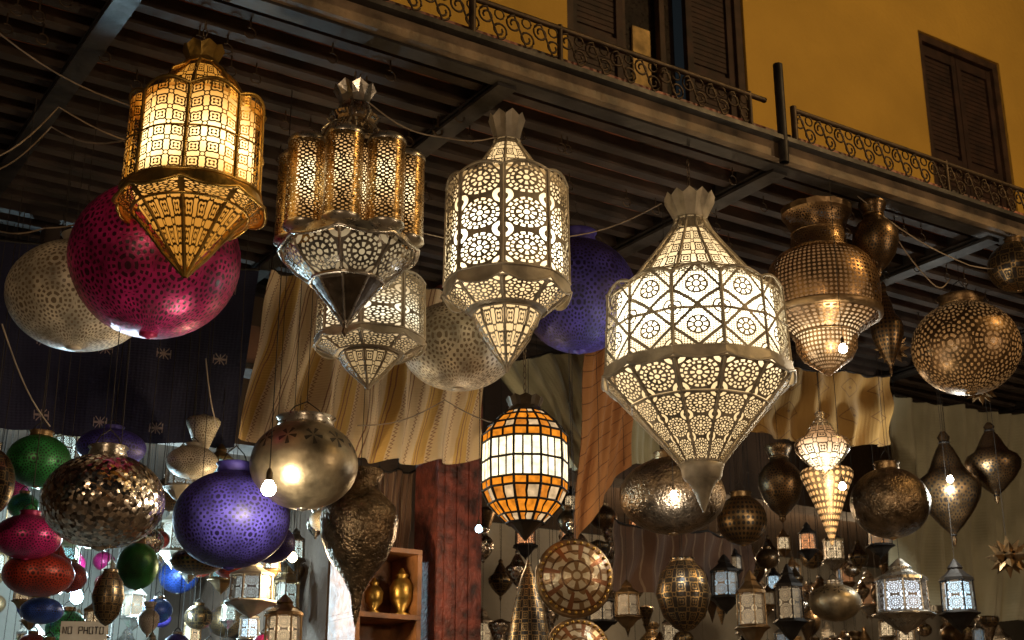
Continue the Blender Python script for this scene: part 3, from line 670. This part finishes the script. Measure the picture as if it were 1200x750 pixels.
def cloth(name,kind,c4,Y,folds=5,amp=.04,sag=.05):
    TL,TR,BL,BR=[(x,Y,z) for x,z in c4]; m=clothmat(name+'_'+kind+'_fabric',kind); b=B(); P=[];UV=[]; NR,NC=44,110
    ph=random.uniform(0,6); f2=folds*random.uniform(1.6,2.3); ph2=random.uniform(0,6)
    for i in range(NR):
        t=i/(NR-1); row=[];ur=[]
        for j in range(NC):
            s=j/(NC-1)
            p=[(TL[q]*(1-s)+TR[q]*s)*(1-t)+(BL[q]*(1-s)+BR[q]*s)*t for q in range(3)]
            dz=-sag*sin(pi*s)*t - .006*sin(folds*2*pi*s+ph)*t -.02*abs(sin(pi*s*3))*(1-t)
            w=folds*2*pi*(s+.05*sin(5*s+ph2)+.04*t*sin(3*s+ph))+ph
            dy=amp*(.35+.65*t)*(abs(sin(w*.5))*1.6-.8)+amp*.35*sin(f2*2*pi*s+ph2+2.5*t)+.3*amp*sin(t*9+s*7)+.12*amp*sin(31*s+11*t)
            row.append((p[0],p[1]+dy,p[2]+dz)); ur.append((s,t))
        P.append(row);UV.append(ur)
    b.grid(P,UV,m,True)
    b.grid([[(x,y+.004,z) for x,y,z in r] for r in P],UV,m,True)
    top=P[0]; b.tube([(x,y,z+.004) for x,y,z in top[::6]]+[top[-1]],.006,iron,5)
    for j in (0,NC//3,2*NC//3,NC-1):
        x,y,z=top[j]; b.tube([(x,y,z),(x,y,TOPZ+.03)],.002,iron,4)
    b.obj(name)
cloth('dark_blue_cloth','navy',((.82,3.62),(2.08,3.72),(.91,2.88),(2.02,2.93)),5.2,4,.012,.01)
cloth('striped_cloth','stripe',((1.99,3.59),(3.01,3.69),(1.91,2.88),(2.99,2.93)),4.85,5,.045,.04)
cloth('orange_cloth','orange',((3.46,3.53),(3.75,3.62),(3.37,2.58),(3.66,2.96)),4.7,2,.03,.0)
cloth('cream_cloth','cream',((3.10,3.43),(4.12,3.69),(3.51,2.98),(4.06,3.10)),4.95,4,.04,.03)
cloth('ochre_cloth','ochre',((4.21,3.48),(5.21,3.58),(4.18,3.15),(5.17,3.22)),4.5,4,.035,.03)
cloth('cream_cloth','cream',((5.68,3.65),(7.31,3.72),(5.56,2.54),(7.01,2.48)),4.9,6,.05,.02)
cloth('brown_cloth','brown',((3.80,2.78),(4.65,2.78),(3.78,2.46),(4.63,2.49)),5.0,3,.03,.02)
cloth('striped_curtain','brown',((2.62,2.93),(2.90,2.95),(2.63,2.53),(2.88,2.54)),5.25,4,.02,.0)
# ---------------------------------------------------------------- shelf with brass jars
sx,sz=2.65,2.28; b=B(); sw=plain('shelf_wood',(.24,.10,.035),.5,0,9,.6,.3); hw=.15
b.box(sx-hw,sx+hw,5.0,5.25,sz-.02,sz,sw); b.box(sx-hw,sx-hw+.02,5.0,5.25,sz+.001,sz+.25,sw); b.box(sx+hw-.02,sx+hw,5.0,5.25,sz+.001,sz+.25,sw); b.box(sx-hw+.021,sx+hw-.021,5.23,5.25,sz+.001,sz+.25,sw); b.box(sx-hw,sx+hw,5.0,5.25,sz+.251,sz+.27,sw)
b.box(sx-hw,sx-hw+.02,5.0,5.25,0,sz-.021,sw); b.box(sx+hw-.02,sx+hw,5.0,5.25,0,sz-.021,sw); b.box(sx-hw+.021,sx+hw-.021,5.23,5.25,0,sz-.021,sw); b.box(sx-hw+.021,sx+hw-.021,5.0,5.22,sz-.35,sz-.33,sw)
b.obj('wooden_shelf')
for X,k in ((2.62,.15),(2.75,.20)):
    b=B(); q=k*2.9
    b.rev([(0,.06*q),(.01,.065*q),(.02,.03*q),(k*.35,.085*q),(k*.6,.09*q),(k*.75,.06*q),(k*.8,.035*q),(k*.85,.05*q),(k*.9,.03*q),(k,.005)],gold,20); b.obj('brass_jar',(X,5.08,sz))
# ---------------------------------------------------------------- wires
b=B()
def wire(P,r=.0025):
    out=[]
    for i in range(len(P)-1):
        for k in range(8):
            t=k/8; out.append(tuple(P[i][q]*(1-t)+P[i+1][q]*t-(.03*sin(pi*t) if q==2 else 0) for q in range(3)))
    out.append(P[-1]); b.tube(out,r,plain('cable',(.26,.2,.14),.6),5)
wire([(.58,3.6,3.63),(1.01,3.6,3.49)]); wire([(.68,3.9,3.30),(.86,3.9,3.51),(.98,3.5,3.33)]); wire([(.64,3.7,3.25),(.83,3.7,3.48),(1.16,3.6,3.39)])
wire([(.70,4.0,3.20),(.90,4.0,3.22),(1.10,3.8,3.30)])
wire([(2.0,3.7,3.36),(2.48,3.6,3.40),(3.0,3.6,3.66)]); wire([(.77,3.8,2.83),(1.03,4.2,2.66)]); wire([(4.61,3.23,3.67),(4.34,3.3,3.60),(3.70,3.28,3.74)])
wire([(1.51,4.2,2.96),(1.57,4.2,2.73)]); wire([(1.70,3.45,3.64),(1.98,3.45,3.59),(2.27,3.45,3.71)]); wire([(3.83,3.30,3.74),(4.26,3.43,3.55),(4.40,3.45,3.60)])
wire([(2.74,4.1,2.88),(2.49,4.3,2.99),(2.13,4.3,2.84)])
b.obj('electric_cables')
# ---------------------------------------------------------------- sign
X,Y,z=1.31,4.6,2.09; b=B(); sgm=plain('sign_card',(.6,.58,.52),.7,0,8,.2,.05); ink=plain('sign_ink',(.03,.03,.03),.8)
b.box(-.075,.075,0,.006,-.05,.035,sgm)
GL={'N':[[(0,0),(0,1),(1,0),(1,1)]],'O':[[(0,0),(0,1),(1,1),(1,0),(0,0)]],'P':[[(0,0),(0,1),(1,1),(1,.5),(0,.5)]],'H':[[(0,0),(0,1)],[(1,0),(1,1)],[(0,.5),(1,.5)]],'T':[[(.5,0),(.5,1)],[(0,1),(1,1)]]}
xx=-.066
for ch in 'NO PHOTO':
    if ch!=' ':
        for st in GL[ch]: b.tube([(xx+p[0]*.011,-.002,-.005+p[1]*.022) for p in st],.0016,ink,4)
    xx+=.017
b.tube([(-.06,.003,.035),(0,.003,.15),(.06,.003,.035)],.0015,iron,4); b.tube([(0,.003,.15),(0,.003,TOPZ-z)],.0015,iron,4)
b.obj('paper_sign',(X,Y,z),rot=(0,0,-.5))
# ---------------------------------------------------------------- ground
b=B(); b.v=[(-150,-150,0),(150,-150,0),(150,150,0),(-150,150,0)]; b.face((0,1,2,3),[(0,0),(1,0),(1,1),(0,1)],plain('paving',(.13,.10,.075),.75,0,3,.4,.3)); b.obj('ground')
def unseen_lamp(x,y,h,W,col):
    b=B(); b.rev([(0,.12),(.05,.12),(.3,.07),(.6,.05),(h,.04)],iron,14); b.tube([(0,0,h-.05),(0,.2,h+.25),(0,.7,h+.35)],.03,iron,8)
    b.rev([(h+.22,.001),(h+.24,.12),(h+.30,.13),(h+.38,.05)],iron,14,cx=0,cy=.75); b.rev([(h+.16,.001),(h+.18,.07),(h+.235,.11)],emis('sodium_glass',col,12),14,cx=0,cy=.75)
    o=b.obj('unseen_lamp',(x,y,0)); L=bpy.data.lights.new('lamp_light','POINT'); L.energy=W; L.color=col; L.shadow_soft_size=.2
    lo=bpy.data.objects.new('lamp_light',L); sc.collection.objects.link(lo); lo.parent=o; lo.location=(0,.75,h+.05)
unseen_lamp(7.0,-1.5,7.2,580,(1,.65,.27))  # sodium street lamp out of view, lights the yellow wall
unseen_lamp(-2.5,-2.2,2.7,210,(1,.72,.45))  # added unseen lamp, front fill for cloths and canopy boards
unseen_lamp(5.5,-3.0,2.6,270,(1,.74,.48))  # second added fill lamp, low and out of view
# ---------------------------------------------------------------- world, night sky glow
w=bpy.data.worlds.new('World'); sc.world=w; w.use_nodes=True; nt=w.node_tree
sk=nt.nodes.new('ShaderNodeTexSky'); sk.sky_type='NISHITA'; sk.sun_disc=False; sk.sun_elevation=radians(1); sk.sun_rotation=radians(200)
bg=nt.nodes['Background']; bg.inputs[1].default_value=.012; nt.links.new(sk.outputs[0],bg.inputs[0])
sc.view_settings.view_transform='Standard'; sc.view_settings.look='None'; sc.view_settings.exposure=0
